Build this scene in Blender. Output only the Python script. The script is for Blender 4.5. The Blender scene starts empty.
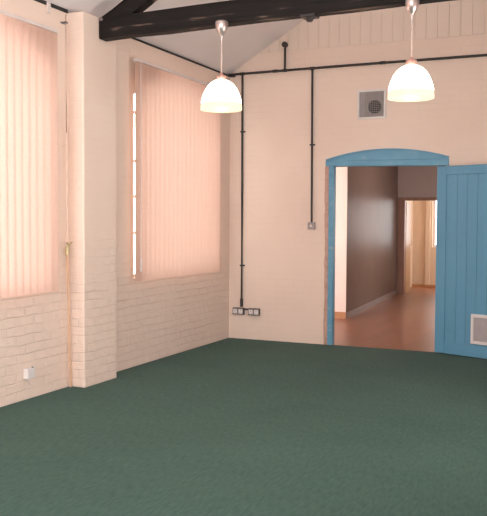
import bpy, bmesh, math, random
from mathutils import Vector, Matrix
random.seed(7)
PI = math.pi
sc = bpy.context.scene
C = sc.collection

# ------------------------------------------------------------------ camera
H = 1.45
yaw, pitch, roll = math.radians(24.19), math.radians(2.60), math.radians(-0.3135)
fwd = Vector((-math.sin(yaw) * math.cos(pitch), math.cos(yaw) * math.cos(pitch), -math.sin(pitch)))
rgt = Vector((math.cos(yaw), math.sin(yaw), 0))
dwn = fwd.cross(rgt)
cr, sr = math.cos(roll), math.sin(roll)
r2 = cr * rgt + sr * dwn
d2 = -sr * rgt + cr * dwn
cam_data = bpy.data.cameras.new('camera')
cam = bpy.data.objects.new('camera', cam_data)
C.objects.link(cam)
cam.matrix_world = Matrix(((r2.x, -d2.x, -fwd.x, 0), (r2.y, -d2.y, -fwd.y, 0), (r2.z, -d2.z, -fwd.z, H), (0, 0, 0, 1)))
cam_data.sensor_fit = 'VERTICAL'
cam_data.sensor_height = 24.0
cam_data.lens = 800.0 * 24.0 / 516.0
cam_data.clip_start = 0.02
sc.camera = cam

# ------------------------------------------------------------------ sky, daylight, exposure
world = bpy.data.worlds.new('sky')
sc.world = world
world.use_nodes = True
bg = world.node_tree.nodes['Background']
bg.inputs['Color'].default_value = (0.97, 0.98, 1.0, 1)      # bright even overcast
SKY = 8.4
bg.inputs['Strength'].default_value = SKY
vs = sc.view_settings
vs.view_transform = 'Standard'
vs.look = 'None'
vs.exposure = 0.15
vs.gamma = 1.0
vs.use_curve_mapping = False
LAMP_COL = (1.0, 0.80, 0.58)
LAMP_W = 4.0
SHADE_E = 8.0

def portal(name, loc, sx, sy, direction):
    """a daylight portal in a window or added opening (guides sky light, adds none)"""
    d = bpy.data.lights.new(name, 'AREA')
    d.shape = 'RECTANGLE'; d.size = sx; d.size_y = sy
    d.cycles.is_portal = True
    o = bpy.data.objects.new(name, d); C.objects.link(o)
    o.location = loc
    o.rotation_euler = Vector(direction).to_track_quat('-Z', 'Y').to_euler()
    return o

# ------------------------------------------------------------------ materials
def newmat(name):
    m = bpy.data.materials.new(name); m.use_nodes = True
    nt = m.node_tree
    return m, nt, nt.nodes['Principled BSDF']

def N(nt, kind, **kw):
    n = nt.nodes.new(kind)
    for k, v in kw.items():
        if k in n.inputs.keys(): n.inputs[k].default_value = v
        else: setattr(n, k, v)
    return n

def ramp(nt, fac, stops):
    r = nt.nodes.new('ShaderNodeValToRGB')
    el = r.color_ramp.elements
    while len(el) < len(stops): el.new(0.5)
    for e, (p, c) in zip(el, stops):
        e.position = p; e.color = (*c, 1) if len(c) == 3 else c
    nt.links.new(fac, r.inputs['Fac'])
    return r

def noisy(name, c1, c2, scale=6.0, rough=0.6, bump=0.0, bscale=60.0, metallic=0.0, detail=4.0, stretch=(1, 1, 1), spec=0.5):
    m, nt, b = newmat(name)
    tc = N(nt, 'ShaderNodeTexCoord')
    mp = N(nt, 'ShaderNodeMapping'); mp.inputs['Scale'].default_value = stretch
    nt.links.new(tc.outputs['Object'], mp.inputs['Vector'])
    n = N(nt, 'ShaderNodeTexNoise', Scale=scale, Detail=detail)
    nt.links.new(mp.outputs['Vector'], n.inputs['Vector'])
    r = ramp(nt, n.outputs['Fac'], [(0.3, c1), (0.7, c2)])
    nt.links.new(r.outputs['Color'], b.inputs['Base Color'])
    b.inputs['Roughness'].default_value = rough
    b.inputs['Metallic'].default_value = metallic
    b.inputs['Specular IOR Level'].default_value = spec
    if bump:
        n2 = N(nt, 'ShaderNodeTexNoise', Scale=bscale, Detail=3.0)
        nt.links.new(mp.outputs['Vector'], n2.inputs['Vector'])
        bp = N(nt, 'ShaderNodeBump', Strength=bump, Distance=0.01)
        nt.links.new(n2.outputs['Fac'], bp.inputs['Height'])
        nt.links.new(bp.outputs['Normal'], b.inputs['Normal'])
    return m

def brick_mat(name, c1, c2, strength=0.6, lump=0.5, depth=0.006, fade=True, grime=0.07, face=0.35):
    """painted brickwork: paint colour is even, the relief is courses, perpends and lumpy faces"""
    m, nt, b = newmat(name)
    L = nt.links.new
    tc = N(nt, 'ShaderNodeTexCoord')
    sep = N(nt, 'ShaderNodeSeparateXYZ'); L(tc.outputs['Object'], sep.inputs['Vector'])
    add = N(nt, 'ShaderNodeMath', operation='ADD'); L(sep.outputs['X'], add.inputs[0]); L(sep.outputs['Y'], add.inputs[1])
    cmb = N(nt, 'ShaderNodeCombineXYZ'); L(add.outputs[0], cmb.inputs['X']); L(sep.outputs['Z'], cmb.inputs['Y'])
    # wobble
    nz = N(nt, 'ShaderNodeTexNoise', Scale=5.0, Detail=2.0); L(cmb.outputs[0], nz.inputs['Vector'])
    sub = N(nt, 'ShaderNodeVectorMath', operation='SUBTRACT'); L(nz.outputs['Color'], sub.inputs[0]); sub.inputs[1].default_value = (0.5, 0.5, 0.5)
    scl = N(nt, 'ShaderNodeVectorMath', operation='SCALE'); L(sub.outputs[0], scl.inputs[0]); scl.inputs['Scale'].default_value = 0.036
    vad = N(nt, 'ShaderNodeVectorMath', operation='ADD'); L(cmb.outputs[0], vad.inputs[0]); L(scl.outputs[0], vad.inputs[1])
    br = N(nt, 'ShaderNodeTexBrick')
    br.inputs['Scale'].default_value = 1.0
    br.inputs['Brick Width'].default_value = 0.225
    br.inputs['Row Height'].default_value = 0.075
    br.inputs['Mortar Size'].default_value = 0.007
    br.inputs['Mortar Smooth'].default_value = 0.6
    br.inputs['Color1'].default_value = (0, 0, 0, 1); br.inputs['Color2'].default_value = (1, 1, 1, 1)
    L(vad.outputs[0], br.inputs['Vector'])
    # paint fills the joints in places
    fill = N(nt, 'ShaderNodeTexNoise', Scale=2.3, Detail=3.0); L(cmb.outputs[0], fill.inputs['Vector'])
    fr = ramp(nt, fill.outputs['Fac'], [(0.42, (0.05,) * 3), (0.66, (1,) * 3)])
    jm = N(nt, 'ShaderNodeMath', operation='MULTIPLY'); L(br.outputs['Fac'], jm.inputs[0]); L(fr.outputs['Color'], jm.inputs[1])
    lum = N(nt, 'ShaderNodeTexNoise', Scale=11.0, Detail=4.0); L(cmb.outputs[0], lum.inputs['Vector'])
    lm = N(nt, 'ShaderNodeMath', operation='MULTIPLY'); L(lum.outputs['Fac'], lm.inputs[0]); lm.inputs[1].default_value = lump
    bl = N(nt, 'ShaderNodeMath', operation='MULTIPLY'); L(br.outputs['Color'], bl.inputs[0]); bl.inputs[1].default_value = face
    jw = N(nt, 'ShaderNodeMath', operation='MULTIPLY'); L(jm.outputs[0], jw.inputs[0]); jw.inputs[1].default_value = 0.42
    h1 = N(nt, 'ShaderNodeMath', operation='SUBTRACT'); L(lm.outputs[0], h1.inputs[0]); L(jw.outputs[0], h1.inputs[1])
    h2 = N(nt, 'ShaderNodeMath', operation='ADD'); L(h1.outputs[0], h2.inputs[0]); L(bl.outputs[0], h2.inputs[1])
    if fade:                                   # the upper wall is painted and filled smoother
        mr = N(nt, 'ShaderNodeMapRange'); L(sep.outputs['Z'], mr.inputs['Value'])
        mr.inputs['From Min'].default_value = 0.75; mr.inputs['From Max'].default_value = 1.4
        mr.inputs['To Min'].default_value = 1.0; mr.inputs['To Max'].default_value = 0.14
        hm = N(nt, 'ShaderNodeMath', operation='MULTIPLY'); L(h2.outputs[0], hm.inputs[0]); L(mr.outputs[0], hm.inputs[1]); h2 = hm
        jm2 = N(nt, 'ShaderNodeMath', operation='MULTIPLY'); L(jm.outputs[0], jm2.inputs[0]); L(mr.outputs[0], jm2.inputs[1]); jm = jm2
    bp = N(nt, 'ShaderNodeBump', Strength=strength, Distance=depth); L(h2.outputs[0], bp.inputs['Height'])
    L(bp.outputs['Normal'], b.inputs['Normal'])
    cn = N(nt, 'ShaderNodeTexNoise', Scale=1.7, Detail=5.0); L(cmb.outputs[0], cn.inputs['Vector'])
    cr_ = ramp(nt, cn.outputs['Fac'], [(0.35, c1), (0.65, c2)])
    mix = N(nt, 'ShaderNodeMix', data_type='RGBA')          # grime caught in the joints
    jf = N(nt, 'ShaderNodeMath', operation='MULTIPLY'); L(jm.outputs[0], jf.inputs[0]); jf.inputs[1].default_value = grime
    L(jf.outputs[0], mix.inputs['Factor']); L(cr_.outputs['Color'], mix.inputs['A']); mix.inputs['B'].default_value = (0.36, 0.26, 0.21, 1)
    L(mix.outputs['Result'], b.inputs['Base Color'])
    b.inputs['Roughness'].default_value = 0.62
    b.inputs['Specular IOR Level'].default_value = 0.3
    return m

WALL1, WALL2 = (0.840, 0.662, 0.558), (0.870, 0.695, 0.590)
M = {}
M['brick'] = brick_mat('painted_brick_left', WALL1, WALL2, 0.75, 2.2, 0.008, True, 0.015, 0.9)
M['brick_back'] = brick_mat('painted_brick_back', WALL1, WALL2, 0.25, 0.3, 0.003, False)
M['plaster'] = noisy('painted_plaster', WALL1, WALL2, 2.0, 0.6)
M['board'] = noisy('painted_boarding', (0.82, 0.66, 0.56), (0.85, 0.69, 0.59), 3.0, 0.6)
M['roof'] = noisy('roof_lining', (0.84, 0.77, 0.76), (0.87, 0.80, 0.79), 2.0, 0.7)
M['white'] = noisy('white_plastic', (0.78, 0.72, 0.70), (0.84, 0.78, 0.76), 8.0, 0.35)
M['offwhite'] = noisy('white_painted_metal', (0.74, 0.62, 0.58), (0.80, 0.68, 0.63), 8.0, 0.4)
M['iron'] = noisy('black_iron', (0.018, 0.014, 0.014), (0.045, 0.034, 0.032), 30.0, 0.45)
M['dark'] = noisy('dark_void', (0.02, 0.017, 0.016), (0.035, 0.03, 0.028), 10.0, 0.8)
M['socket_grey'] = noisy('metal_clad_grey', (0.20, 0.17, 0.165), (0.28, 0.24, 0.23), 20.0, 0.4, metallic=0.3)
M['switch_grey'] = noisy('switch_metal', (0.33, 0.28, 0.28), (0.42, 0.36, 0.35), 20.0, 0.4, metallic=0.3)
M['copper'] = noisy('copper_pipe', (0.72, 0.45, 0.28), (0.80, 0.53, 0.35), 12.0, 0.42, metallic=0.3)
M['brass'] = noisy('brass_valve', (0.52, 0.44, 0.24), (0.66, 0.56, 0.34), 30.0, 0.4, metallic=0.6)
M['blue'] = noisy('blue_gloss_paint', (0.115, 0.315, 0.47), (0.135, 0.345, 0.51), 3.0, 0.42, stretch=(1, 1, 0.4))
M['raw_edge'] = noisy('bare_brick_edge', (0.50, 0.29, 0.22), (0.66, 0.43, 0.35), 18.0, 0.8, bump=0.8, bscale=40)
M['brown_wood'] = noisy('dark_stained_wood', (0.24, 0.115, 0.08), (0.32, 0.165, 0.115), 4.0, 0.45, stretch=(8, 8, 0.6))
M['pale_wood'] = noisy('varnished_door_wood', (0.33, 0.175, 0.08), (0.40, 0.225, 0.11), 4.0, 0.35, stretch=(8, 8, 0.6))
M['skirt'] = noisy('orange_brown_skirting', (0.46, 0.20, 0.085), (0.56, 0.26, 0.12), 5.0, 0.4)
M['skirt_pale'] = noisy('pale_skirting', (0.20, 0.14, 0.115), (0.25, 0.175, 0.145), 5.0, 0.3)
M['cream'] = noisy('cream_wall', (0.70, 0.52, 0.36), (0.74, 0.56, 0.40), 2.0, 0.6)
M['pinkwhite'] = noisy('pale_wall_end', (0.86, 0.70, 0.61), (0.89, 0.73, 0.64), 2.0, 0.5)
M['chrome'] = noisy('satin_nickel', (0.62, 0.52, 0.50), (0.70, 0.60, 0.57), 20.0, 0.28, metallic=0.85)
M['copper_cap'] = noisy('rose_metal_cap', (0.60, 0.32, 0.26), (0.68, 0.40, 0.33), 20.0, 0.4, metallic=0.5)
M['cord'] = noisy('pale_flex', (0.60, 0.47, 0.41), (0.66, 0.52, 0.46), 20.0, 0.5)
M['grey_mesh'] = noisy('grey_wire_mesh', (0.46, 0.41, 0.42), (0.52, 0.46, 0.47), 14.0, 0.5)
M['vent_grey'] = noisy('vent_grey', (0.33, 0.285, 0.275), (0.40, 0.345, 0.33), 14.0, 0.6)

def dark_wall_mat():
    m, nt, b = newmat('brown_gloss_wall')
    tc = N(nt, 'ShaderNodeTexCoord')
    n = N(nt, 'ShaderNodeTexNoise', Scale=2.0, Detail=4.0); nt.links.new(tc.outputs['Object'], n.inputs['Vector'])
    r = ramp(nt, n.outputs['Fac'], [(0.3, (0.158, 0.096, 0.072)), (0.7, (0.180, 0.110, 0.084))])
    nt.links.new(r.outputs['Color'], b.inputs['Base Color'])
    b.inputs['Roughness'].default_value = 0.38
    b.inputs['Specular IOR Level'].default_value = 0.08
    n2 = N(nt, 'ShaderNodeTexNoise', Scale=9.0, Detail=2.0); nt.links.new(tc.outputs['Object'], n2.inputs['Vector'])
    bp = N(nt, 'ShaderNodeBump', Strength=0.06, Distance=0.01); nt.links.new(n2.outputs['Fac'], bp.inputs['Height'])
    nt.links.new(bp.outputs['Normal'], b.inputs['Normal'])
    return m
M['dark_wall'] = dark_wall_mat()

def carpet_mat():
    m, nt, b = newmat('green_carpet')
    L = nt.links.new
    tc = N(nt, 'ShaderNodeTexCoord')
    n1 = N(nt, 'ShaderNodeTexNoise', Scale=320.0, Detail=2.0); L(tc.outputs['Object'], n1.inputs['Vector'])
    mp = N(nt, 'ShaderNodeMapping'); mp.inputs['Scale'].default_value = (1.0, 0.25, 1); mp.inputs['Rotation'].default_value = (0, 0, 0.35)
    L(tc.outputs['Object'], mp.inputs['Vector'])
    n2 = N(nt, 'ShaderNodeTexNoise', Scale=55.0, Detail=4.0); L(mp.outputs['Vector'], n2.inputs['Vector'])
    n3 = N(nt, 'ShaderNodeTexNoise', Scale=0.8, Detail=3.0); L(tc.outputs['Object'], n3.inputs['Vector'])
    a = N(nt, 'ShaderNodeMath', operation='ADD'); L(n1.outputs['Fac'], a.inputs[0]); L(n2.outputs['Fac'], a.inputs[1])
    a2 = N(nt, 'ShaderNodeMath', operation='MULTIPLY_ADD'); L(n3.outputs['Fac'], a2.inputs[0]); a2.inputs[1].default_value = 0.6; L(a.outputs[0], a2.inputs[2])
    dv = N(nt, 'ShaderNodeMath', operation='DIVIDE'); L(a2.outputs[0], dv.inputs[0]); dv.inputs[1].default_value = 2.6
    r = ramp(nt, dv.outputs[0], [(0.36, (0.030, 0.076, 0.060)), (0.64, (0.072, 0.142, 0.116))])
    L(r.outputs['Color'], b.inputs['Base Color'])
    b.inputs['Roughness'].default_value = 0.95
    b.inputs['Specular IOR Level'].default_value = 0.1
    b.inputs['Sheen Weight'].default_value = 0.05
    b.inputs['Sheen Roughness'].default_value = 0.5
    bp = N(nt, 'ShaderNodeBump', Strength=0.5, Distance=0.004); L(n1.outputs['Fac'], bp.inputs['Height']); L(bp.outputs['Normal'], b.inputs['Normal'])
    return m
M['carpet'] = carpet_mat()

def board_floor_mat():
    m, nt, b = newmat('red_brown_boards')
    L = nt.links.new
    tc = N(nt, 'ShaderNodeTexCoord')
    mp = N(nt, 'ShaderNodeMapping'); mp.inputs['Rotation'].default_value = (0, 0, PI / 2); L(tc.outputs['Object'], mp.inputs['Vector'])
    br = N(nt, 'ShaderNodeTexBrick')
    br.inputs['Scale'].default_value = 1.0; br.inputs['Brick Width'].default_value = 1.2; br.inputs['Row Height'].default_value = 0.14
    br.inputs['Mortar Size'].default_value = 0.002
    br.inputs['Color1'].default_value = (0.25, 0.105, 0.056, 1); br.inputs['Color2'].default_value = (0.29, 0.122, 0.066, 1); br.inputs['Mortar'].default_value = (0.18, 0.08, 0.05, 1)
    L(mp.outputs['Vector'], br.inputs['Vector']); L(br.outputs['Color'], b.inputs['Base Color'])
    b.inputs['Roughness'].default_value = 0.33
    b.inputs['Specular IOR Level'].default_value = 0.35
    return m
M['boards'] = board_floor_mat()

def beam_mat():
    m, nt, b = newmat('black_painted_timber')
    L = nt.links.new
    tc = N(nt, 'ShaderNodeTexCoord')
    mp = N(nt, 'ShaderNodeMapping'); mp.inputs['Scale'].default_value = (1.2, 9, 13); L(tc.outputs['Object'], mp.inputs['Vector'])
    n = N(nt, 'ShaderNodeTexNoise', Scale=1.6, Detail=5.0); L(mp.outputs['Vector'], n.inputs['Vector'])
    r = ramp(nt, n.outputs['Fac'], [(0.3, (0.006, 0.0045, 0.004)), (0.60, (0.014, 0.010, 0.009)), (0.63, (0.03, 0.021, 0.018)), (0.70, (0.24, 0.165, 0.12))])
    L(r.outputs['Color'], b.inputs['Base Color'])
    b.inputs['Roughness'].default_value = 0.6
    b.inputs['Specular IOR Level'].default_value = 0.2
    bp = N(nt, 'ShaderNodeBump', Strength=0.5, Distance=0.01); L(n.outputs['Fac'], bp.inputs['Height']); L(bp.outputs['Normal'], b.inputs['Normal'])
    return m
M['beam'] = beam_mat()

def frame_paint_mat():
    """blue paint worn through to pale undercoat in a few patches"""
    m, nt, b = newmat('worn_blue_paint')
    L = nt.links.new
    tc = N(nt, 'ShaderNodeTexCoord')
    mp = N(nt, 'ShaderNodeMapping'); mp.inputs['Scale'].default_value = (1, 1, 2.5); L(tc.outputs['Object'], mp.inputs['Vector'])
    n = N(nt, 'ShaderNodeTexNoise', Scale=5.5, Detail=5.0); L(mp.outputs['Vector'], n.inputs['Vector'])
    r = ramp(nt, n.outputs['Fac'], [(0.3, (0.115, 0.315, 0.46)), (0.62, (0.14, 0.35, 0.50)), (0.76, (0.36, 0.44, 0.47))])
    L(r.outputs['Color'], b.inputs['Base Color'])
    b.inputs['Roughness'].default_value = 0.45
    return m
M['blue_frame'] = frame_paint_mat()

def blind_mat():
    m, nt, b = newmat('peach_blind_fabric')
    L = nt.links.new
    nt.nodes.remove(b)
    out = nt.nodes['Material Output']
    tc = N(nt, 'ShaderNodeTexCoord')
    mp = N(nt, 'ShaderNodeMapping'); mp.inputs['Scale'].default_value = (1, 1, 1); L(tc.outputs['Object'], mp.inputs['Vector'])
    n = N(nt, 'ShaderNodeTexNoise', Scale=40.0, Detail=2.0); L(mp.outputs['Vector'], n.inputs['Vector'])
    r = ramp(nt, n.outputs['Fac'], [(0.3, (0.66, 0.46, 0.37)), (0.7, (0.70, 0.495, 0.40))])
    d = N(nt, 'ShaderNodeBsdfDiffuse'); L(r.outputs['Color'], d.inputs['Color'])
    t = N(nt, 'ShaderNodeBsdfTranslucent'); t.inputs['Color'].default_value = (0.79, 0.545, 0.46, 1)
    mx = N(nt, 'ShaderNodeMixShader'); mx.inputs['Fac'].default_value = 0.33
    L(d.outputs[0], mx.inputs[1]); L(t.outputs[0], mx.inputs[2]); L(mx.outputs[0], out.inputs['Surface'])
    return m
M['blind'] = blind_mat()

def glass_mat(name='window_glass', tint=(0.95, 0.97, 0.96)):
    m, nt, b = newmat(name)
    b.inputs['Base Color'].default_value = (1, 1, 1, 1)
    b.inputs['Roughness'].default_value = 0.0
    nt.nodes.remove(b)
    out = nt.nodes['Material Output']
    t = N(nt, 'ShaderNodeBsdfTransparent'); t.inputs['Color'].default_value = (*tint, 1)
    g = N(nt, 'ShaderNodeBsdfGlossy'); g.inputs['Roughness'].default_value = 0.02
    mx = N(nt, 'ShaderNodeMixShader'); mx.inputs['Fac'].default_value = 0.05
    nt.links.new(t.outputs[0], mx.inputs[1]); nt.links.new(g.outputs[0], mx.inputs[2])
    nt.links.new(mx.outputs[0], out.inputs['Surface'])
    return m
M['glass'] = glass_mat(tint=(0.78, 0.77, 0.76))
M['dimming_glass'] = glass_mat('dimming_glass', (0.70, 0.68, 0.655))  # tinted darker to dim the daylight behind the second blind

def emit_mat(name, col, e, base):
    m, nt, b = newmat(name)
    tc = N(nt, 'ShaderNodeTexCoord')
    n = N(nt, 'ShaderNodeTexNoise', Scale=12.0); nt.links.new(tc.outputs['Object'], n.inputs['Vector'])
    r = ramp(nt, n.outputs['Fac'], [(0.0, base), (1.0, tuple(min(1, c * 1.05) for c in base))])
    nt.links.new(r.outputs['Color'], b.inputs['Base Color'])
    b.inputs['Emission Color'].default_value = (*col, 1)
    b.inputs['Emission Strength'].default_value = e
    b.inputs['Roughness'].default_value = 0.3
    return m
M['shade'] = emit_mat('lit_opal_glass', (1.0, 0.93, 0.80), SHADE_E, (0.9, 0.86, 0.78))
M['shade_rim'] = emit_mat('lit_cream_glass_rim', (1.0, 0.90, 0.62), 0.95, (0.30, 0.26, 0.13))
M['lining'] = emit_mat('lit_cream_lining', (1.0, 0.88, 0.60), 0.92, (0.12, 0.10, 0.05))
M['bulb'] = emit_mat('lit_bulb', (1.0, 0.85, 0.62), 8.0, (0.9, 0.9, 0.85))

# ------------------------------------------------------------------ mesh helpers
def box(bm, x0, x1, y0, y1, z0, z1, mtx=None):
    ps = [(x, y, z) for x in (x0, x1) for y in (y0, y1) for z in (z0, z1)]
    v = [bm.verts.new(mtx @ Vector(p) if mtx else p) for p in ps]
    for f in ((0, 1, 3, 2), (4, 6, 7, 5), (0, 4, 5, 1), (2, 3, 7, 6), (0, 2, 6, 4), (1, 5, 7, 3)):
        bm.faces.new([v[i] for i in f])
    return v

def prism(bm, poly, axis, a, b):
    """extrude a polygon (list of 2-D points) along axis 0/1/2 from a to b"""
    def P(p, t):
        q = list(p); q.insert(axis, t); return q
    n = len(poly)
    v0 = [bm.verts.new(P(p, a)) for p in poly]
    v1 = [bm.verts.new(P(p, b)) for p in poly]
    bm.faces.new(v0); bm.faces.new(v1[::-1])
    for i in range(n):
        j = (i + 1) % n
        bm.faces.new((v0[i], v1[i], v1[j], v0[j]))

def tube(bm, pts, r, seg=12, cap=True):
    pts = [Vector(p) for p in pts]
    rings = []
    for i, p in enumerate(pts):
        d = (pts[min(i + 1, len(pts) - 1)] - pts[max(i - 1, 0)]).normalized()
        a = d.cross(Vector((0, 0, 1)))
        if a.length < 1e-3: a = Vector((1, 0, 0))
        a.normalize(); b_ = d.cross(a)
        rr = r[i] if isinstance(r, (list, tuple)) else r
        rings.append([bm.verts.new(p + rr * (math.cos(2 * PI * k / seg) * a + math.sin(2 * PI * k / seg) * b_)) for k in range(seg)])
    for A, B in zip(rings, rings[1:]):
        for k in range(seg):
            bm.faces.new((A[k], A[(k + 1) % seg], B[(k + 1) % seg], B[k]))
    if cap:
        bm.faces.new(rings[0][::-1]); bm.faces.new(rings[-1])

def lathe(bm, prof, seg=40, c=(0, 0, 0)):
    """revolve (r, z) pairs about z"""
    rings = []
    for r, z in prof:
        if r < 1e-5: rings.append([bm.verts.new((c[0], c[1], c[2] + z))])
        else: rings.append([bm.verts.new((c[0] + r * math.cos(2 * PI * k / seg), c[1] + r * math.sin(2 * PI * k / seg), c[2] + z)) for k in range(seg)])
    for A, B in zip(rings, rings[1:]):
        for k in range(seg):
            a0, a1, b0, b1 = A[k % len(A)], A[(k + 1) % len(A)], B[k % len(B)], B[(k + 1) % len(B)]
            vs_ = []
            for q in (a0, a1, b1, b0):
                if q not in vs_: vs_.append(q)
            if len(vs_) > 2: bm.faces.new(vs_)

def obj(name, bm, mat, parent=None, bevel=0.0, smooth=False, recalc=True):
    if recalc: bmesh.ops.recalc_face_normals(bm, faces=bm.faces)
    me = bpy.data.meshes.new(name); bm.to_mesh(me); bm.free()
    if smooth:
        for p in me.polygons: p.use_smooth = True
    o = bpy.data.objects.new(name, me); C.objects.link(o)
    me.materials.append(mat)
    if parent: o.parent = parent
    if bevel:
        md = o.modifiers.new('bevel', 'BEVEL'); md.width = bevel; md.segments = 2; md.limit_method = 'ANGLE'
    if smooth:
        try:
            md = o.modifiers.new('edge', 'EDGE_SPLIT'); md.split_angle = math.radians(40)
        except Exception: pass
    return o

def tag(o, label, cat, group=None, kind=None):
    o['label'] = label; o['category'] = cat
    if group: o['group'] = group
    if kind: o['kind'] = kind
    return o

def thing(name, label, cat, loc=(0, 0, 0), rotz=0.0, group=None, kind=None):
    o = bpy.data.objects.new(name, None); C.objects.link(o)
    o.location = loc; o.rotation_euler = (0, 0, rotz)
    o.empty_display_size = 0.1
    return tag(o, label, cat, group, kind)

def struct(name, bm, mat, label, cat, bevel=0.0):
    return tag(obj(name, bm, mat, bevel=bevel), label, cat, kind='structure')

def B(*args):
    bm = bmesh.new()
    for a in args: box(bm, *a)
    return bm

# ------------------------------------------------------------------ dimensions
XW, YB = -4.238, 9.0            # left wall face, back wall face
XR, YF = 0.42, -4.0             # right wall, wall behind the camera
WT = 0.36                       # wall thickness
ZE, SL = 3.262, 0.595           # eaves height, roof slope
XC = (XW + XR) / 2
def zroof(x): return ZE + SL * (min(x, 2 * XC - x) - XW)
SILL, SPRING, RISE = 0.86, 2.69, 0.27
OPEN = [(3.50, 5.43), (6.775, 8.58)]

def arc(y0, y1, zs, rise, n=24):
    c = (y0 + y1) / 2; hw = (y1 - y0) / 2
    R = (hw * hw + rise * rise) / (2 * rise)
    out = []
    for i in range(n + 1):
        y = y0 + (y1 - y0) * i / n
        out.append((y, zs + rise - R + math.sqrt(max(0, R * R - (y - c) ** 2))))
    return out

# ------------------------------------------------------------------ floor and walls
bm = B((XW - WT, XR + 0.3, YF - 0.3, YB + 0.015, -0.1, 0.0))
struct('floor', bm, M['carpet'], 'dark green carpet covering the whole room floor', 'carpet')

bm = bmesh.new()
ys = [YF - 0.3, OPEN[0][0], OPEN[0][1], OPEN[1][0], OPEN[1][1], YB + 0.0]
for a, b_ in ((0, 1), (2, 3), (4, 5)):
    box(bm, XW - WT, XW, ys[a], ys[b_], -0.1, ZE - 0.035)
for y0, y1 in OPEN:
    box(bm, XW - WT, XW, y0, y1, -0.1, SILL)
    prism(bm, arc(y0, y1, SPRING, RISE) + [(y1, ZE - 0.035), (y0, ZE - 0.035)], 0, XW - WT, XW)
struct('wall_left', bm, M['brick'], 'left wall of painted brick with two blinded windows', 'wall')

# pier (buttress) on the left wall carrying the roof truss
bm = bmesh.new()
PX, PY0, PY1 = -4.08, 5.727, 6.235
prism(bm, [(XW - 0.01, -0.02), (PX, -0.02), (PX, 3.236), (XW - 0.01, 3.236)], 1, PY0, PY1)
struct('wall_pier', bm, M['brick'], 'painted brick pier between the two blinds under the dark beam', 'pier', bevel=0.012)

# back wall with doorway
DX0, DX1, DZ = -2.951, -1.60, 2.166
BT = 0.14
bm = bmesh.new()
box(bm, XW - WT, DX0, YB, YB + BT, -0.1, 3.30)
box(bm, DX1, XR + 0.3, YB, YB + BT, -0.1, 3.30)
box(bm, DX0, DX1, YB, YB + BT, DZ, 3.30)
prism(bm, [(XW - WT, 3.30), (XR + 0.3, 3.30), (XR + 0.3, ZE - 0.1), (XC, zroof(XC) + 0.1), (XW - WT, ZE - 0.1)][0:2] + [(XR, zroof(XR) + 0.08), (XC, zroof(XC) + 0.08), (XW, zroof(XW) + 0.08)], 1, YB, YB + BT)
struct('wall_back', bm, M['brick_back'], 'painted brick end wall with the blue doorway', 'wall')

# boarded gable: individual grooves between vertical boards, above z 3.48
bm = bmesh.new()
GZ, pw = 3.482, 0.125
x = XW + 0.4
while x < XR - 0.4:
    x1 = min(x + pw - 0.0025, XR - 0.4)
    za, zb = zroof(x) - 0.003, zroof(x1) - 0.003
    if min(za, zb) > GZ + 0.01:
        if x < XC < x1: poly = [(x, GZ), (x1, GZ), (x1, zb), (XC, zroof(XC) - 0.003), (x, za)]
        else: poly = [(x, GZ), (x1, GZ), (x1, zb), (x, za)]
        prism(bm, poly, 1, YB - 0.007, YB + 0.001)
    x += pw
struct('trim_1', bm, M['board'], 'vertical painted boarding in the gable above the pipe', 'gable boarding', bevel=0.0012)

# right wall, rear wall (both out of frame) with openings added to let in fill daylight
bm = bmesh.new()
RW = (-2.9, 1.6)
RW2 = (4.6, 6.2)
box(bm, XR, XR + 0.3, YF - 0.3, RW[0], -0.1, ZE); box(bm, XR, XR + 0.3, RW[1], RW2[0], -0.1, ZE); box(bm, XR, XR + 0.3, RW2[1], YB + BT, -0.1, ZE)
box(bm, XR, XR + 0.3, RW2[0], RW2[1], -0.1, 1.0); box(bm, XR, XR + 0.3, RW2[0], RW2[1], 2.1, ZE)
box(bm, XR, XR + 0.3, RW[0], RW[1], -0.1, 0.7); box(bm, XR, XR + 0.3, RW[0], RW[1], 3.1, ZE)
struct('wall_right', bm, M['brick_back'], 'painted brick wall on the right of the room', 'wall')
FW = (-3.9, 0.1)
bm = bmesh.new()
box(bm, XW - WT, FW[0], YF - 0.3, YF, -0.1, 3.3); box(bm, FW[1], XR, YF - 0.3, YF, -0.1, 3.3)
box(bm, FW[0], FW[1], YF - 0.3, YF, -0.1, 0.8); box(bm, FW[0], FW[1], YF - 0.3, YF, 3.0, 3.3)
prism(bm, [(XW, 3.3), (XR, 3.3), (XC, zroof(XC) + 0.08)], 1, YF - 0.3, YF)
struct('wall_front', bm, M['brick_back'], 'painted brick wall behind the camera', 'wall')
portal('portal_front', ((FW[0] + FW[1]) / 2, YF - 0.15, 1.9), FW[1] - FW[0], 2.2, (0, 1, 0))
portal('portal_right', (XR + 0.15, (RW[0] + RW[1]) / 2, 1.9), RW[1] - RW[0], 2.4, (-1, 0, 0))

portal('portal_right', (XR + 0.15, (RW2[0] + RW2[1]) / 2, 1.55), RW2[1] - RW2[0], 1.1, (-1, 0, 0))

# roof: two sloping slabs lined on the inside
bm = bmesh.new()
t = 0.12
xo = XW - WT - 0.1
prism(bm, [(xo, zroof(xo)), (XC, zroof(XC)), (XC, zroof(XC) + t), (xo, zroof(xo) + t)], 1, YF - 0.4, YB + BT)
xo2 = 2 * XC - xo
prism(bm, [(XC, zroof(XC)), (xo2, zroof(xo2)), (xo2, zroof(xo2) + t), (XC, zroof(XC) + t)], 1, YF - 0.4, YB + BT)
struct('ceiling', bm, M['roof'], 'pale sloping roof lining above the dark truss', 'ceiling')

# pale batten crossing the dark eaves strip above the left blind
struct('trim_5', B((XW + 0.007, XW + 0.022, 5.425, 5.465, 3.165, ZE - 0.01)), M['offwhite'], 'short pale upright batten across the dark eaves strip above the left blind', 'batten', bevel=0.003)
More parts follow.
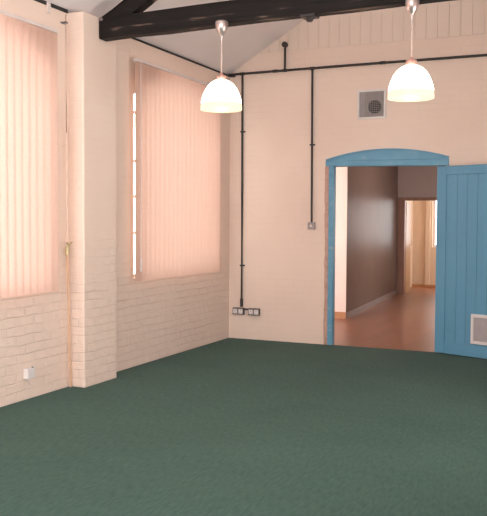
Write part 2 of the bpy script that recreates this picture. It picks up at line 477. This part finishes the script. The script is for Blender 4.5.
# dark strip standing in for the shade in the gap under the eaves
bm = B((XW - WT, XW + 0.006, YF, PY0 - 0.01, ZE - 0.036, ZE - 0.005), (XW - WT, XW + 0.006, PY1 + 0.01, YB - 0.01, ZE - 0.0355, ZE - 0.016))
struct('trim_2', bm, M['dark'], 'dark strip for the shaded gap along the eaves of the left wall', 'eaves shade strip')

# ------------------------------------------------------------------ windows of the left wall
def window(n, y0, y1, label):
    w = thing('window_%d' % n, label, 'window', (XW - 0.13, (y0 + y1) / 2, SILL), kind='structure')
    hw = (y1 - y0) / 2
    fw = 0.05
    bm = bmesh.new()
    box(bm, -0.03, 0.03, -hw, -hw + fw, 0, SPRING - SILL); box(bm, -0.03, 0.03, hw - fw, hw, 0, SPRING - SILL)
    box(bm, -0.03, 0.03, -hw, hw, 0, fw)
    o_ = arc(-hw, hw, SPRING - SILL, RISE); i_ = arc(-hw + 0.001, hw - 0.001, SPRING - SILL - fw, RISE)
    prism(bm, o_ + i_[::-1], 0, -0.03, 0.03)
    obj('window_frame', bm, M['offwhite'], w)
    bm = bmesh.new()
    for zb in (0.47, 0.84, 1.20, 1.69):
        box(bm, -0.018, 0.018, -hw + fw, hw - fw, zb - 0.014, zb + 0.014)
    for k in range(1, 5):
        yy = -hw + 2 * hw * k / 5
        zt = [z for y, z in arc(-hw, hw, SPRING - SILL, RISE, 60) if y >= yy][0] - fw
        box(bm, -0.015, 0.015, yy - 0.012, yy + 0.012, fw, zt)
    obj('glazing_bars', bm, M['offwhite'], w)
    bm = bmesh.new()
    prism(bm, [(-hw + 0.02, 0.02), (hw - 0.02, 0.02)] + arc(-hw + 0.02, hw - 0.02, SPRING - SILL - 0.02, RISE)[::-1], 0, -0.003, 0.003)
    obj('glass_pane', bm, M['glass'] if n == 1 else M['dimming_glass'], w)
    bm = B((0.03, 0.13, -hw, hw, 0.0, 0.02))
    obj('window_sill', bm, M['plaster'], w, bevel=0.004)
    portal('portal_window', (XW - 0.37, (y0 + y1) / 2, (SILL + SPRING + RISE) / 2), y1 - y0, SPRING + RISE - SILL, (1, 0, 0))
window(1, *OPEN[0], 'arched window behind the left blind')
window(2, *OPEN[1], 'arched window behind the blind beside the room corner')

# ------------------------------------------------------------------ roof truss
TY0, TY1 = 5.95, 6.065
tr = thing('roof_truss', 'black painted timber roof truss crossing the room from the pier', 'roof truss', (XW, TY0, 3.0))
def tz(x): return 3.046 + 0.0105 * (x - PX)          # slightly out of level
bm = bmesh.new()
xe = XR - 0.01
a = PX + 0.002
nseg = 14
def jit(s): return random.uniform(-s, s)
prev = None
for i in range(nseg + 1):
    x = a + (xe - a) * i / nseg
    jz, jt, jy = jit(0.004), jit(0.004), jit(0.004)
    ring = [bm.verts.new((x - XW, q[0] + jy - TY0, q[1] - 3.0)) for q in ((TY0, tz(x) + jz), (TY1, tz(x) + jz + jit(0.003)), (TY1, tz(x) + 0.183 + jt), (TY0, tz(x) + 0.183 + jt))]
    if prev:
        for k in range(4): bm.faces.new((prev[k], prev[(k + 1) % 4], ring[(k + 1) % 4], ring[k]))
    else: bm.faces.new(ring[::-1])
    prev = ring
bm.faces.new(prev)
obj('tie_beam', bm, M['beam'], tr, bevel=0.008)
# principal rafters
def rafter(x0, z0, x1, z1, th):
    bm = bmesh.new()
    n = Vector((-(z1 - z0), 0, x1 - x0)).normalized() * th
    if n.z > 0: n = -n
    pts = [(x0, z0), (x1, z1), (x1 + n.x, z1 + n.z), (x0 + n.x, z0 + n.z)]
    prism(bm, [(p[0] - XW, p[1] - 3.0) for p in pts], 1, 0.008, TY1 - TY0 - 0.008)
    return bm
zx = lambda x: 3.235 + SL * (x + 4.035)
xl = PX + 0.01
bm = bmesh.new()
xk = XC
poly = [(xl, tz(xl) + 0.175), (-3.745, tz(-3.745) + 0.181), (xk, tz(-3.745) + 0.181 + SL * (xk + 3.745)), (xk, zx(xk)), (xl, zx(xl))]
prism(bm, [(p[0] - XW, p[1] - 3.0) for p in poly], 1, 0.006, TY1 - TY0 - 0.006)
obj('rafter', bm, M['beam'], tr, bevel=0.006)
bm = bmesh.new()
mx = lambda x: 2 * XC - x
poly2 = [(mx(p[0]), p[1] + (0.04 if p[0] < XC - 0.5 and i < 2 else 0)) for i, p in enumerate(poly)][::-1]
prism(bm, [(min(p[0], xe) - XW, p[1] - 3.0) for p in poly2], 1, 0.006, TY1 - TY0 - 0.006)
obj('rafter', bm, M['beam'], tr, bevel=0.006)
# king rod with its plate and nut under the beam
kx = -2.14
zb = tz(kx)
bm = bmesh.new()
tube(bm, [(kx - XW, 0.057, zb - 3.0 + 0.17), (kx - XW, 0.057, zroof(kx) - 3.0 - 0.25)], 0.014)
obj('king_rod', bm, M['iron'], tr, smooth=True)
bm = bmesh.new()
box(bm, kx - XW - 0.06, kx - XW + 0.06, 0.0, 0.115, zb - 3.0 - 0.014, zb - 3.0 + 0.004)
bmk = bm
lathe(bm, [(0.0, -0.045), (0.022, -0.045), (0.045, -0.014), (0.0, -0.012)], 6, (kx - XW, 0.057, zb - 3.0))
obj('rod_plate', bm, M['iron'], tr)
# bolt head where the rafter meets the pier
bm = bmesh.new(); tube(bm, [(PX - XW + 0.035, 0.006, tz(PX) - 3.0 + 0.165), (PX - XW + 0.035, -0.022, tz(PX) - 3.0 + 0.165)], 0.016, 6)
obj('bolt', bm, M['socket_grey'], tr)

# ------------------------------------------------------------------ vertical blinds
def slat_mesh():
    bm = bmesh.new()
    w, z0, z1 = 0.100, 0.0, 2.130
    n = 6
    cols = []
    for i in range(n + 1):
        s = -w / 2 + w * i / n
        bow = 0.003 * (1 - (2 * s / w) ** 2)
        cols.append([bm.verts.new((bow, s, z)) for z in (z0, 0.03, z1 * 0.5, z1)])
    for A, Bc in zip(cols, cols[1:]):
        for k in range(3): bm.faces.new((A[k], Bc[k], Bc[k + 1], A[k + 1]))
    me = bpy.data.meshes.new('slat'); bm.to_mesh(me); bm.free()
    for p in me.polygons: p.use_smooth = True
    me.materials.append(M['blind'])
    return me
SLAT = slat_mesh()

def blind(y0, y1, label, ang, pitch_, cord_y=None):
    XB = XW + 0.085
    z0 = 0.857
    b = thing('vertical_blind', label, 'blind', (XW, (y0 + y1) / 2, z0), group='vertical blinds on the left wall')
    hw = (y1 - y0) / 2
    bm = B((0.060, 0.110, -hw - 0.01, hw, 2.134, 2.163))
    obj('headrail', bm, M['offwhite'], b, bevel=0.003)
    for s in (-0.75, 0.0, 0.75):
        obj('bracket', B((0.001, 0.070, s * hw - 0.015, s * hw + 0.015, 2.1635, 2.170), (0.001, 0.005, s * hw - 0.015, s * hw + 0.015, 2.128, 2.168)), M['offwhite'], b)
    n = int(round((2 * hw - 0.100) / pitch_)) + 1
    for i in range(n):
        o = bpy.data.objects.new('slat', SLAT); C.objects.link(o); o.parent = b
        y = -hw + 0.050 + (2 * hw - 0.100) * i / (n - 1)
        o.location = (0.085, y, 0.002)
        o.rotation_euler = (0, 0, math.radians(ang + jit(1.8)))
    if cord_y is not None:
        bm = bmesh.new()
        tube(bm, [(0.125, cord_y, 2.15), (0.125, cord_y, 0.235)], 0.003, 8)
        tube(bm, [(0.105, cord_y, 2.15), (0.127, cord_y, 2.15)], 0.004, 8)
        c = obj('pull_cord', bm, M['white'], b)
        bm = bmesh.new()
        tube(bm, [(0.125, cord_y, 0.235), (0.125, cord_y, 0.225), (0.125, cord_y, 0.105), (0.125, cord_y, 0.095)], [0.006, 0.013, 0.013, 0.008], 12)
        obj('cord_weight', bm, M['offwhite'], c, smooth=True)
    return b
blind(3.43, 5.445, 'peach vertical blind nearest the camera, left of the brick pier', -20, 0.086)
blind(6.678, 8.557, 'peach vertical blind between the brick pier and the room corner', -5, 0.092, cord_y=-0.905)

# ------------------------------------------------------------------ pendant lamps
def pendant(x, y, label, zbot):
    top = tz(x)
    p = thing('pendant_lamp', label, 'pendant lamp', (x, y, zbot), group='pendant lamps on the beam')
    zt = top - zbot
    # canopy (egg shaped) on a hook against the face of the beam
    bm = bmesh.new()
    prof = [(0.0, 0.040), (0.040, 0.038), (0.050, 0.030), (0.052, 0.015), (0.050, -0.010), (0.042, -0.036), (0.031, -0.056), (0.019, -0.071), (0.010, -0.082), (0.007, -0.125), (0.0, -0.125)]
    lathe(bm, prof, 32, (0, 0, zt - 0.030))
    c = obj('canopy', bm, M['chrome'], p, smooth=True)
    bm = bmesh.new()
    yb = TY0 - y
    box(bm, -0.012, 0.012, 0.02, yb + 0.002, zt + 0.006, zt + 0.019)
    obj('hook_plate', bm, M['iron'], p)
    bm = bmesh.new()
    tube(bm, [(0, 0, zt - 0.15), (0, 0, 0.292)], 0.0055, 10)
    obj('flex', bm, M['cord'], p, smooth=True)
    bm = bmesh.new()
    lathe(bm, [(0.0, 0.300), (0.010, 0.300), (0.014, 0.284), (0.036, 0.277), (0.040, 0.270), (0.040, 0.240), (0.036, 0.232), (0.0, 0.232)], 28)
    obj('lamp_cap', bm, M['copper_cap'], p, smooth=True)
    # opal shade with thickness; the bottom band is cream
    outer = [(0.036, 0.238), (0.057, 0.233), (0.081, 0.220), (0.105, 0.198), (0.127, 0.168), (0.143, 0.134), (0.155, 0.100), (0.1615, 0.072), (0.1645, 0.050)]
    inner = [(r - 0.003, z - 0.002) for r, z in outer]
    bm = bmesh.new(); lathe(bm, outer + inner[::-1] + [outer[0]], 48)
    s = obj('lamp_shade', bm, M['shade'], p, smooth=True)
    rim_o = [(0.1645, 0.050), (0.1668, 0.022), (0.168, 0.0)]
    rim_i = [(r - 0.003, z) for r, z in rim_o]
    bm = bmesh.new(); lathe(bm, rim_o + rim_i[::-1] + [rim_o[0]], 48)
    r_ = obj('shade_rim', bm, M['shade_rim'], s, smooth=True); r_['label'] = 'cream band round the bottom of the shade'
    lin = [(r - 0.0035, z - 0.003) for r, z in outer] + [(r - 0.0035, z + 0.001) for r, z in rim_o[1:]]
    lin2 = [(r - 0.0015, z - 0.001) for r, z in lin]
    bm = bmesh.new(); lathe(bm, lin + lin2[::-1] + [lin[0]], 48)
    q = obj('shade_lining', bm, M['lining'], s, smooth=True); q['label'] = 'cream inside of the shade'
    bm = bmesh.new()
    lathe(bm, [(0.0, 0.08), (0.018, 0.084), (0.030, 0.102), (0.032, 0.125), (0.022, 0.155), (0.014, 0.180), (0.014, 0.232), (0.0, 0.232)], 20)
    obj('bulb', bm, M['bulb'], p, smooth=True)
    L = bpy.data.lights.new('lamp_light', 'POINT'); L.energy = LAMP_W; L.color = LAMP_COL; L.shadow_soft_size = 0.05
    lo = bpy.data.objects.new('lamp_light', L); C.objects.link(lo); lo.parent = p; lo.location = (0, 0, 0.07)
pendant(-2.848, 5.885, 'lit white dome pendant lamp hanging in front of the corner', 2.354)
pendant(-1.308, 5.885, 'lit white dome pendant lamp hanging above the blue door', 2.358)

# ------------------------------------------------------------------ conduit run on the back wall
YC = YB - 0.022
cd = thing('conduit', 'black iron conduit running along the end wall with two drops', 'conduit pipe', (-3.0, YB, 3.255))
def cp(x, z, y=YC): return (x + 3.0, y - YB, z - 3.255)
bm = bmesh.new(); tube(bm, [cp(XW + 0.04, 3.252), cp(-2.7, 3.255), cp(XR - 0.02, 3.246)], 0.0145, 12); obj('pipe', bm, M['iron'], cd, smooth=True)
bm = bmesh.new(); tube(bm, [cp(-4.060, 3.24), cp(-4.057, 1.8), cp(-4.056, 0.40)], 0.0135, 12); obj('pipe', bm, M['iron'], cd, smooth=True)
bm = bmesh.new(); tube(bm, [cp(-3.160, 3.24), cp(-3.152, 1.448)], 0.0125, 12); obj('pipe', bm, M['iron'], cd, smooth=True)
bm = bmesh.new(); tube(bm, [cp(-3.506, 3.26), cp(-3.506, 3.54)], 0.0135, 12); obj('pipe', bm, M['iron'], cd, smooth=True)
bm = bmesh.new(); tube(bm, [cp(-4.0215, 0.372, YB - 0.024), cp(-3.9585, 0.372, YB - 0.024)], 0.011, 10); obj('pipe', bm, M['iron'], cd, smooth=True)
for (x, z) in ((-3.506, 3.556),):
    bm = bmesh.new(); tube(bm, [(x + 3.0, -0.002, z - 3.255), (x + 3.0, -0.05, z - 3.255)], 0.033, 20); obj('round_box', bm, M['iron'], cd, smooth=True)
for (x0, z0, x1, z1) in ((-3.66, 3.2535, -3.60, 3.254), (-3.53, 3.254, -3.48, 3.254), (-4.085, 3.252, -4.035, 3.252), (-3.185, 3.253, -3.135, 3.253), (-2.35, 3.255, -2.29, 3.255)):
    bm = bmesh.new(); tube(bm, [cp(x0, z0), cp(x1, z1)], 0.019, 12); obj('coupling', bm, M['iron'], cd, smooth=True)
for (x, z, h) in ((-4.0565, 0.45, 0.10),):
    bm = bmesh.new(); tube(bm, [cp(x, z - h / 2), cp(x, z + h / 2)], 0.019, 12); obj('coupling', bm, M['iron'], cd, smooth=True)
for (x, z) in ((-4.058, 2.55), (-4.0565, 0.91), (-3.157, 2.36)):
    bm = B((x + 3.0 - 0.034, x + 3.0 + 0.034, -0.006, -0.001, z - 3.255 - 0.009, z - 3.255 + 0.009), (x + 3.0 - 0.017, x + 3.0 + 0.017, -0.040, -0.004, z - 3.255 - 0.009, z - 3.255 + 0.009))
    obj('pipe_clip', bm, M['iron'], cd)
bm = B((XW + 3.0 + 0.004, XW + 3.0 + 0.075, -0.060, -0.001, -0.034, 0.004)); obj('corner_box', bm, M['iron'], cd, bevel=0.004)

# ------------------------------------------------------------------ sockets and switch
def socket(x, z, label):
    s = thing('double_socket', label, 'power socket', (x, YB, z - 0.043), group='metal clad sockets by the corner')
    obj('back_box', B((-0.073, 0.073, -0.042, -0.001, 0, 0.086)), M['iron'], s, bevel=0.004)
    obj('faceplate', B((-0.073, 0.073, -0.047, -0.0425, 0, 0.086)), M['socket_grey'], s, bevel=0.003)
    for k in (-1, 1):
        f = obj('socket_face', B((k * 0.036 - 0.026, k * 0.036 + 0.026, -0.050, -0.0472, 0.014, 0.068)), M['white'], s, bevel=0.002)
        obj('pin_holes', B((k * 0.036 - 0.004, k * 0.036 + 0.004, -0.0508, -0.0502, 0.046, 0.058), (k * 0.036 - 0.015, k * 0.036 - 0.007, -0.0508, -0.0502, 0.026, 0.031), (k * 0.036 + 0.007, k * 0.036 + 0.015, -0.0508, -0.0502, 0.026, 0.031)), M['dark'], f)
socket(-4.095, 0.345, 'grey metal double socket nearer the corner, under the conduit drop')
socket(-3.885, 0.345, 'grey metal double socket farther from the corner, beside its twin')
sw = thing('light_switch', 'small grey metal light switch at the end of the conduit drop', 'light switch', (-3.152, YB, 1.362))
obj('back_box', B((-0.043, 0.043, -0.040, -0.001, 0, 0.086)), M['switch_grey'], sw, bevel=0.005)
obj('faceplate', B((-0.043, 0.043, -0.045, -0.0405, 0, 0.086)), M['switch_grey'], sw, bevel=0.003)
obj('rocker', B((-0.014, 0.014, -0.053, -0.0455, 0.028, 0.058)), M['offwhite'], sw, bevel=0.003)

# white box on the left wall
jb = thing('junction_box', 'small white junction box low on the left wall under the blind', 'junction box', (XW, 5.155, 0.172))
obj('box_body', B((0.001, 0.044, -0.043, 0.043, 0, 0.086)), M['white'], jb, bevel=0.004)
obj('box_lid', B((0.0445, 0.050, -0.043, 0.043, 0, 0.086)), M['white'], jb, bevel=0.003)
bm = bmesh.new(); tube(bm, [(0.035, 0.030, 0.080), (0.035, 0.030, 0.091)], 0.009, 8); obj('cable_gland', bm, M['dark'], jb)
bm = bmesh.new(); tube(bm, [(0.012, 0.0, 0.002), (0.010, 0.01, -0.03), (0.010, 0.03, -0.055), (0.009, 0.06, -0.06)], 0.004, 8); obj('cable', bm, M['offwhite'], jb, smooth=True)

# ------------------------------------------------------------------ copper pipe with stopcock beside the pier
pp = thing('water_pipe', 'thin pipe beside the brick pier, copper below a brass stopcock and painted above', 'water pipe', (XW, 5.69, 0))
px_, = (0.034,)
def wy(z): return -0.045 * min(1, z / 1.3) + 0.006
bm = bmesh.new(); tube(bm, [(px_, wy(0.002), 0.002), (px_, wy(0.6), 0.6), (px_, wy(1.17), 1.17)], 0.0085, 14); o = obj('copper_length', bm, M['copper'], pp, smooth=True); o['label'] = 'bare copper lower length'
bm = bmesh.new(); tube(bm, [(px_, wy(1.225), 1.225), (px_, wy(2.2), 2.2), (px_, wy(3.2), 3.2)], 0.0065, 14); o = obj('painted_length', bm, M['plaster'], pp, smooth=True); o['label'] = 'upper length painted like the wall'
bm = bmesh.new()
tube(bm, [(px_, wy(1.15), 1.145), (px_, wy(1.15), 1.16), (px_, wy(1.19), 1.195), (px_, wy(1.23), 1.23)], [0.013, 0.020, 0.017, 0.012], 14)
tube(bm, [(px_ + 0.005, wy(1.2), 1.215), (px_ + 0.02, wy(1.2), 1.245)], 0.009, 10)
v = obj('stopcock', bm, M['brass'], pp, smooth=True)
bm = bmesh.new(); tube(bm, [(px_ + 0.020, wy(1.2) - 0.036, 1.263), (px_ + 0.020, wy(1.2), 1.245), (px_ + 0.020, wy(1.2) + 0.036, 1.263)], 0.008, 10); obj('tap_handle', bm, M['brass'], v, smooth=True)
for z in (2.1, 3.13):
    bm = B((0.002, px_ + 0.012, wy(z) - 0.014, wy(z) + 0.014, z - 0.008, z + 0.008), (0.001, 0.004, wy(z) - 0.03, wy(z) + 0.03, z - 0.008, z + 0.008))
    obj('pipe_clip', bm, M['plaster'] if z < 3 else M['socket_grey'], pp)

# ------------------------------------------------------------------ wall vent
vt = thing('wall_vent', 'square white framed ventilation grille high on the end wall', 'ventilation grille', (-2.445, YB, 2.632))
W2 = 0.165
obj('vent_frame', B((-W2, W2, -0.022, -0.001, 0, 0.022), (-W2, W2, -0.022, -0.001, 0.308, 0.330), (-W2, -W2 + 0.022, -0.022, -0.001, 0.022, 0.308), (W2 - 0.022, W2, -0.022, -0.001, 0.022, 0.308)), M['white'], vt, bevel=0.003)
obj('back_plate', B((-W2 + 0.02, W2 - 0.02, -0.004, -0.0015, 0.02, 0.31)), M['vent_grey'], vt)
bm = bmesh.new(); tube(bm, [(0.035, -0.0045, 0.135), (0.035, -0.011, 0.135)], 0.077, 28); obj('fan_hub', bm, M['dark'], vt, smooth=True)
bm = bmesh.new()
for k in range(13):
    z = 0.034 + k * 0.0215
    box(bm, -W2 + 0.02, W2 - 0.02, -0.0185, -0.0155, z, z + 0.004)
for k in range(12):
    x = -0.132 + k * 0.024
    box(bm, x - 0.0015, x + 0.0015, -0.0155, -0.013, 0.02, 0.31)
obj('grille', bm, M['vent_grey'], vt)
bm = bmesh.new()
for k in range(5): box(bm, -0.140 + k * 0.014, -0.132 + k * 0.014, -0.012, -0.005, 0.022, 0.308)
obj('shutter', bm, M['grey_mesh'], vt)

# ------------------------------------------------------------------ door frame
fr = thing('trim_3', 'blue arched timber frame round the open doorway', 'door frame', (-2.27, YB, 0), kind='structure')
def fx(x): return x + 2.27
JW = 0.085
# jambs
obj('jamb', B((fx(-2.950), fx(-2.888), -0.012, 0.085, 0, 2.105)), M['blue_frame'], fr, bevel=0.006)
obj('jamb', B((fx(-1.672), fx(-1.600), 0.004, 0.22, 0, 2.075)), M['blue_frame'], fr, bevel=0.006)
obj('door_stop', B((fx(-2.949), fx(-2.900), 0.086, 0.12, 0, 2.10)), M['blue_frame'], fr, bevel=0.003)
bm = bmesh.new()
prism(bm, [(fx(-2.985), 2.103), (fx(-1.566), 2.080), (fx(-1.566), 2.155), (fx(-2.985), 2.165)], 1, -0.028, 0.10)
obj('lintel', bm, M['blue_frame'], fr, bevel=0.006)
bm = bmesh.new()
ac = arc(fx(-2.980), fx(-1.570), 2.168, 0.108)
prism(bm, [(fx(-2.980), 2.1655), (fx(-1.570), 2.1555)] + ac[::-1], 1, -0.004, 0.0)
obj('arch_panel', bm, M['blue_frame'], fr)
bm = bmesh.new()
ao = [(y, z + 0.012) for y, z in arc(fx(-2.988), fx(-1.563), 2.168, 0.108)]
prism(bm, ac + ao[::-1], 1, -0.028, 0.0)
obj('arch_bead', bm, M['blue_frame'], fr)
# bare edge of the wall beside the left jamb
bm = bmesh.new()
prev = None
pts = []
n = 26
rows = []
for i in range(n + 1):
    z = 2.10 * i / n
    rows.append((fx(-2.995) + jit(0.006), z))
prism(bm, rows + [(fx(-2.951), 2.10), (fx(-2.951), 0.0)], 1, -0.004, 0.01)
o = obj('bare_edge', bm, M['raw_edge'], fr); o['label'] = 'strip of bare brick down the left jamb'

# ------------------------------------------------------------------ door leaf, swung open into the room
ang = math.radians(-21.75)
dl = thing('door_1', 'wide blue boarded door leaf standing open against the end wall', 'door', (-1.684, 8.945, 0.0), ang, kind='structure')
LW, LT, Z0, Z1 = 1.20, 0.040, 0.014, 2.068
obj('stile', B((0.0, 0.118, 0.0, LT, Z0, Z1)), M['blue'], dl, bevel=0.004)
obj('stile', B((LW - 0.118, LW, 0.0, LT, Z0, Z1)), M['blue'], dl, bevel=0.004)
obj('rail', B((0.1185, LW - 0.1185, 0.0, LT, Z1 - 0.095, Z1)), M['blue'], dl, bevel=0.004)
obj('rail', B((0.1185, LW - 0.1185, 0.0, LT, Z0, 0.135)), M['blue'], dl, bevel=0.004)
bm = bmesh.new()
u = 0.1185; k = 0
edges = [0.1185, 0.254, 0.375, 0.496, 0.618, 0.740, 0.862, 0.984, LW - 0.1185]
for e0, e1 in zip(edges, edges[1:]):
    box(bm, e0 + 0.0015, e1 - 0.0015, 0.006, LT - 0.004, 0.1355, Z1 - 0.0955)
obj('boarding', bm, M['blue'], dl, bevel=0.004)
vg = obj('vent_frame', B((0.452, 0.484, -0.016, 0.0055, 0.160, 0.478), (0.776, 0.808, -0.016, 0.0055, 0.160, 0.478), (0.484, 0.776, -0.016, 0.0055, 0.160, 0.194), (0.484, 0.776, -0.016, 0.0055, 0.444, 0.478)), M['white'], dl, bevel=0.004)
vg['label'] = 'white vent frame low on the leaf'
bm = bmesh.new()
box(bm, 0.483, 0.777, -0.004, 0.0055, 0.193, 0.445)
for i in range(23):
    box(bm, 0.486 + i * 0.0126, 0.491 + i * 0.0126, -0.008, -0.004, 0.194, 0.444)
for i in range(19):
    box(bm, 0.484, 0.776, -0.0085, -0.0045, 0.199 + i * 0.0126, 0.203 + i * 0.0126)
obj('vent_mesh', bm, M['grey_mesh'], vg)
for z in (0.25, 1.05, 1.85):
    bm = bmesh.new(); tube(bm, [(-0.003, LT + 0.002, z - 0.05), (-0.003, LT + 0.002, z + 0.05)], 0.008, 10); obj('hinge', bm, M['blue'], dl, smooth=True)

# ------------------------------------------------------------------ corridor beyond the door
YK = YB + BT
CE = 2.75
struct('floor_corridor', B((-6.0, -0.8, YB + 0.015, 18.8, -0.1, -0.002)), M['boards'], 'polished red brown floor of the corridor through the door', 'floor')
A_ = Vector((-3.507, 11.59)); Bv = Vector((-3.812, 16.14))
dv = (Bv - A_).normalized(); nv = Vector((-dv.y, dv.x))       # nv points left
def quadprism(bm, p, z0, z1): prism(bm, [tuple(q) for q in p], 2, z0, z1)
bm = bmesh.new()
quadprism(bm, [A_, Bv, Bv + nv * 0.15, A_ + nv * 0.15 + Vector((0.0, 0.0))], -0.05, CE)
struct('wall_corridor_left', bm, M['dark_wall'], 'glossy brown corridor wall seen through the doorway', 'wall')
bm = bmesh.new()
quadprism(bm, [A_ - nv * 0.012, Bv - nv * 0.012 - dv * 0.12, Bv - nv * 0.0005 - dv * 0.12, A_ - nv * 0.0005], -0.002, 0.085)
struct('baseboard_corridor', bm, M['skirt_pale'], 'low skirting along the glossy brown corridor wall', 'skirting')
# pale wall end facing the room
bm = B((-5.2, -3.507, 11.572, 11.5895, -0.05, CE))
struct('wall_lobby_back', bm, M['pinkwhite'], 'pale strip of wall just inside the doorway', 'wall')
struct('baseboard_lobby', B((-5.2, -3.508, 11.556, 11.5715, -0.002, 0.098)), M['skirt'], 'orange brown skirting at the foot of the pale wall strip', 'skirting')
struct('wall_lobby_left', B((-5.3, -5.2, YK, 9.4, -0.05, CE), (-5.3, -5.2, 10.3, 11.75, -0.05, CE), (-5.3, -5.2, 9.4, 10.3, -0.05, 0.9), (-5.3, -5.2, 9.4, 10.3, 2.1, CE)), M['pinkwhite'], 'side wall of the lobby hidden behind the end wall', 'wall')  # opening added to throw daylight on the pale wall strip
# unseen corridor right wall, openings added to let in daylight
bm = B((-1.3, -1.1, YK, 12.8, -0.05, CE), (-1.3, -1.1, 14.0, 16.6, -0.05, CE), (-1.3, -1.1, 17.8, 18.8, -0.05, CE),
       *[q for a, b in ((12.8, 14.0), (16.6, 17.8)) for q in ((-1.3, -1.1, a, b, -0.05, 0.8), (-1.3, -1.1, a, b, 2.4, CE))])
struct('wall_corridor_right', bm, M['pinkwhite'], 'right side wall of the corridor', 'wall')
for a, b in ((12.8, 14.0), (16.6, 17.8)): portal('portal_corridor', (-1.1, (a + b) / 2, 1.6), b - a, 1.6, (-1, 0, 0))
portal('portal_lobby', (-5.3, 9.85, 1.5), 0.9, 1.2, (1, 0, 0))
struct('ceiling_corridor', B((-6.0, -1.1, YK, 18.8, CE, CE + 0.1)), M['plaster'], 'flat ceiling of the corridor', 'ceiling')
# end wall of the corridor with a doorway (turned with the corridor)
ER = math.atan2(dv.y, dv.x) - PI / 2
ew = Matrix.Translation((-3.80, 16.05, 0)) @ Matrix.Rotation(ER, 4, 'Z')
DW0, DW1, DH = 0.125, 0.89, 1.915
bm = bmesh.new()
box(bm, -0.10, DW0, 0.0, 0.14, -0.05, CE, ew); box(bm, DW1, 2.7, 0.0, 0.14, -0.05, CE, ew); box(bm, DW0, DW1, 0.0, 0.14, DH, CE, ew)
M['end_wall'] = noisy('grey_brown_wall', (0.38, 0.295, 0.26), (0.42, 0.325, 0.285), 2.0, 0.55)
struct('wall_corridor_end', bm, M['end_wall'], 'brown wall above the far doorway of the corridor', 'wall')
f2 = thing('trim_4', 'dark brown wooden frame of the far doorway', 'door frame', (-3.80, 16.05, 0), ER, kind='structure')
obj('jamb', B((DW0 - 0.115, DW0 + 0.022, -0.018, 0.15, 0, DH + 0.04)), M['brown_wood'], f2, bevel=0.004)
obj('jamb', B((DW1 - 0.022, DW1 + 0.075, -0.018, 0.15, 0, DH + 0.04)), M['brown_wood'], f2, bevel=0.004)
obj('head', B((DW0 + 0.0225, DW1 - 0.0225, -0.018, 0.15, DH - 0.022, DH + 0.04)), M['brown_wood'], f2, bevel=0.004)
# far door leaf, open away from us
lr = math.radians(95.2)
hp = ew @ Vector((DW0 + 0.03, 0.155, 0))
d2_ = thing('door_2', 'pale varnished door standing open in the far doorway', 'door', tuple(hp), lr, kind='structure')
obj('leaf', B((0.0, 0.72, -0.0, 0.04, 0.008, 1.87)), M['pale_wood'], d2_, bevel=0.003)
bm = bmesh.new(); tube(bm, [(0.66, 0.0, 0.98), (0.66, -0.04, 0.98), (0.56, -0.045, 0.98)], 0.009, 10); obj('door_handle', bm, M['brass'], d2_, smooth=True)
for z in (0.25, 1.62):
    bm = B((0.0, 0.03, -0.006, 0.0, z, z + 0.09)); obj('hinge', bm, M['brass'], d2_)
# far room
fy = 18.12
struct('wall_far_left', B((-4.05, -3.93, 16.22, 18.8, -0.05, CE)), M['cream'], 'bright cream side wall beyond the far door', 'wall')
WX0, WX1, WZ0, WZ1 = -3.50, -2.55, 0.90, 2.1
fyv = fy
bm = bmesh.new()
box(bm, -3.93, WX0, fyv, fyv + 0.25, -0.05, CE); box(bm, WX1, -1.3, fyv, fyv + 0.25, -0.05, CE)
box(bm, WX0, WX1, fyv, fyv + 0.25, -0.05, WZ0); box(bm, WX0, WX1, fyv, fyv + 0.25, WZ1, CE)
box(bm, -3.635, -3.54, fyv - 0.05, fyv, -0.05, CE)
struct('wall_far_end', bm, M['cream'], 'cream end wall of the far room with a bright window', 'wall')
struct('baseboard_far', B((-3.93, -1.3, fyv - 0.066, fyv - 0.051, -0.002, 0.06)), M['skirt'], 'orange brown skirting across the far room', 'skirting')
w3 = thing('window_3', 'bright white window in the far room', 'window', ((WX0 + WX1) / 2, fyv + 0.12, WZ0), kind='structure')
hw = (WX1 - WX0) / 2; hh = WZ1 - WZ0
obj('window_frame', B((-hw, -hw + 0.05, -0.03, 0.03, 0, hh), (hw - 0.05, hw, -0.03, 0.03, 0, hh), (-hw + 0.05, hw - 0.05, -0.03, 0.03, 0, 0.05), (-hw + 0.05, hw - 0.05, -0.03, 0.03, hh - 0.05, hh), (-0.02, 0.02, -0.02, 0.02, 0.05, hh - 0.05)), M['offwhite'], w3, bevel=0.004)
obj('glass_pane', B((-hw + 0.03, hw - 0.03, -0.003, 0.003, 0.03, hh - 0.03)), M['glass'], w3)
portal('portal_far', ((WX0 + WX1) / 2, fyv + 0.26, (WZ0 + WZ1) / 2), WX1 - WX0, hh, (0, -1, 0))
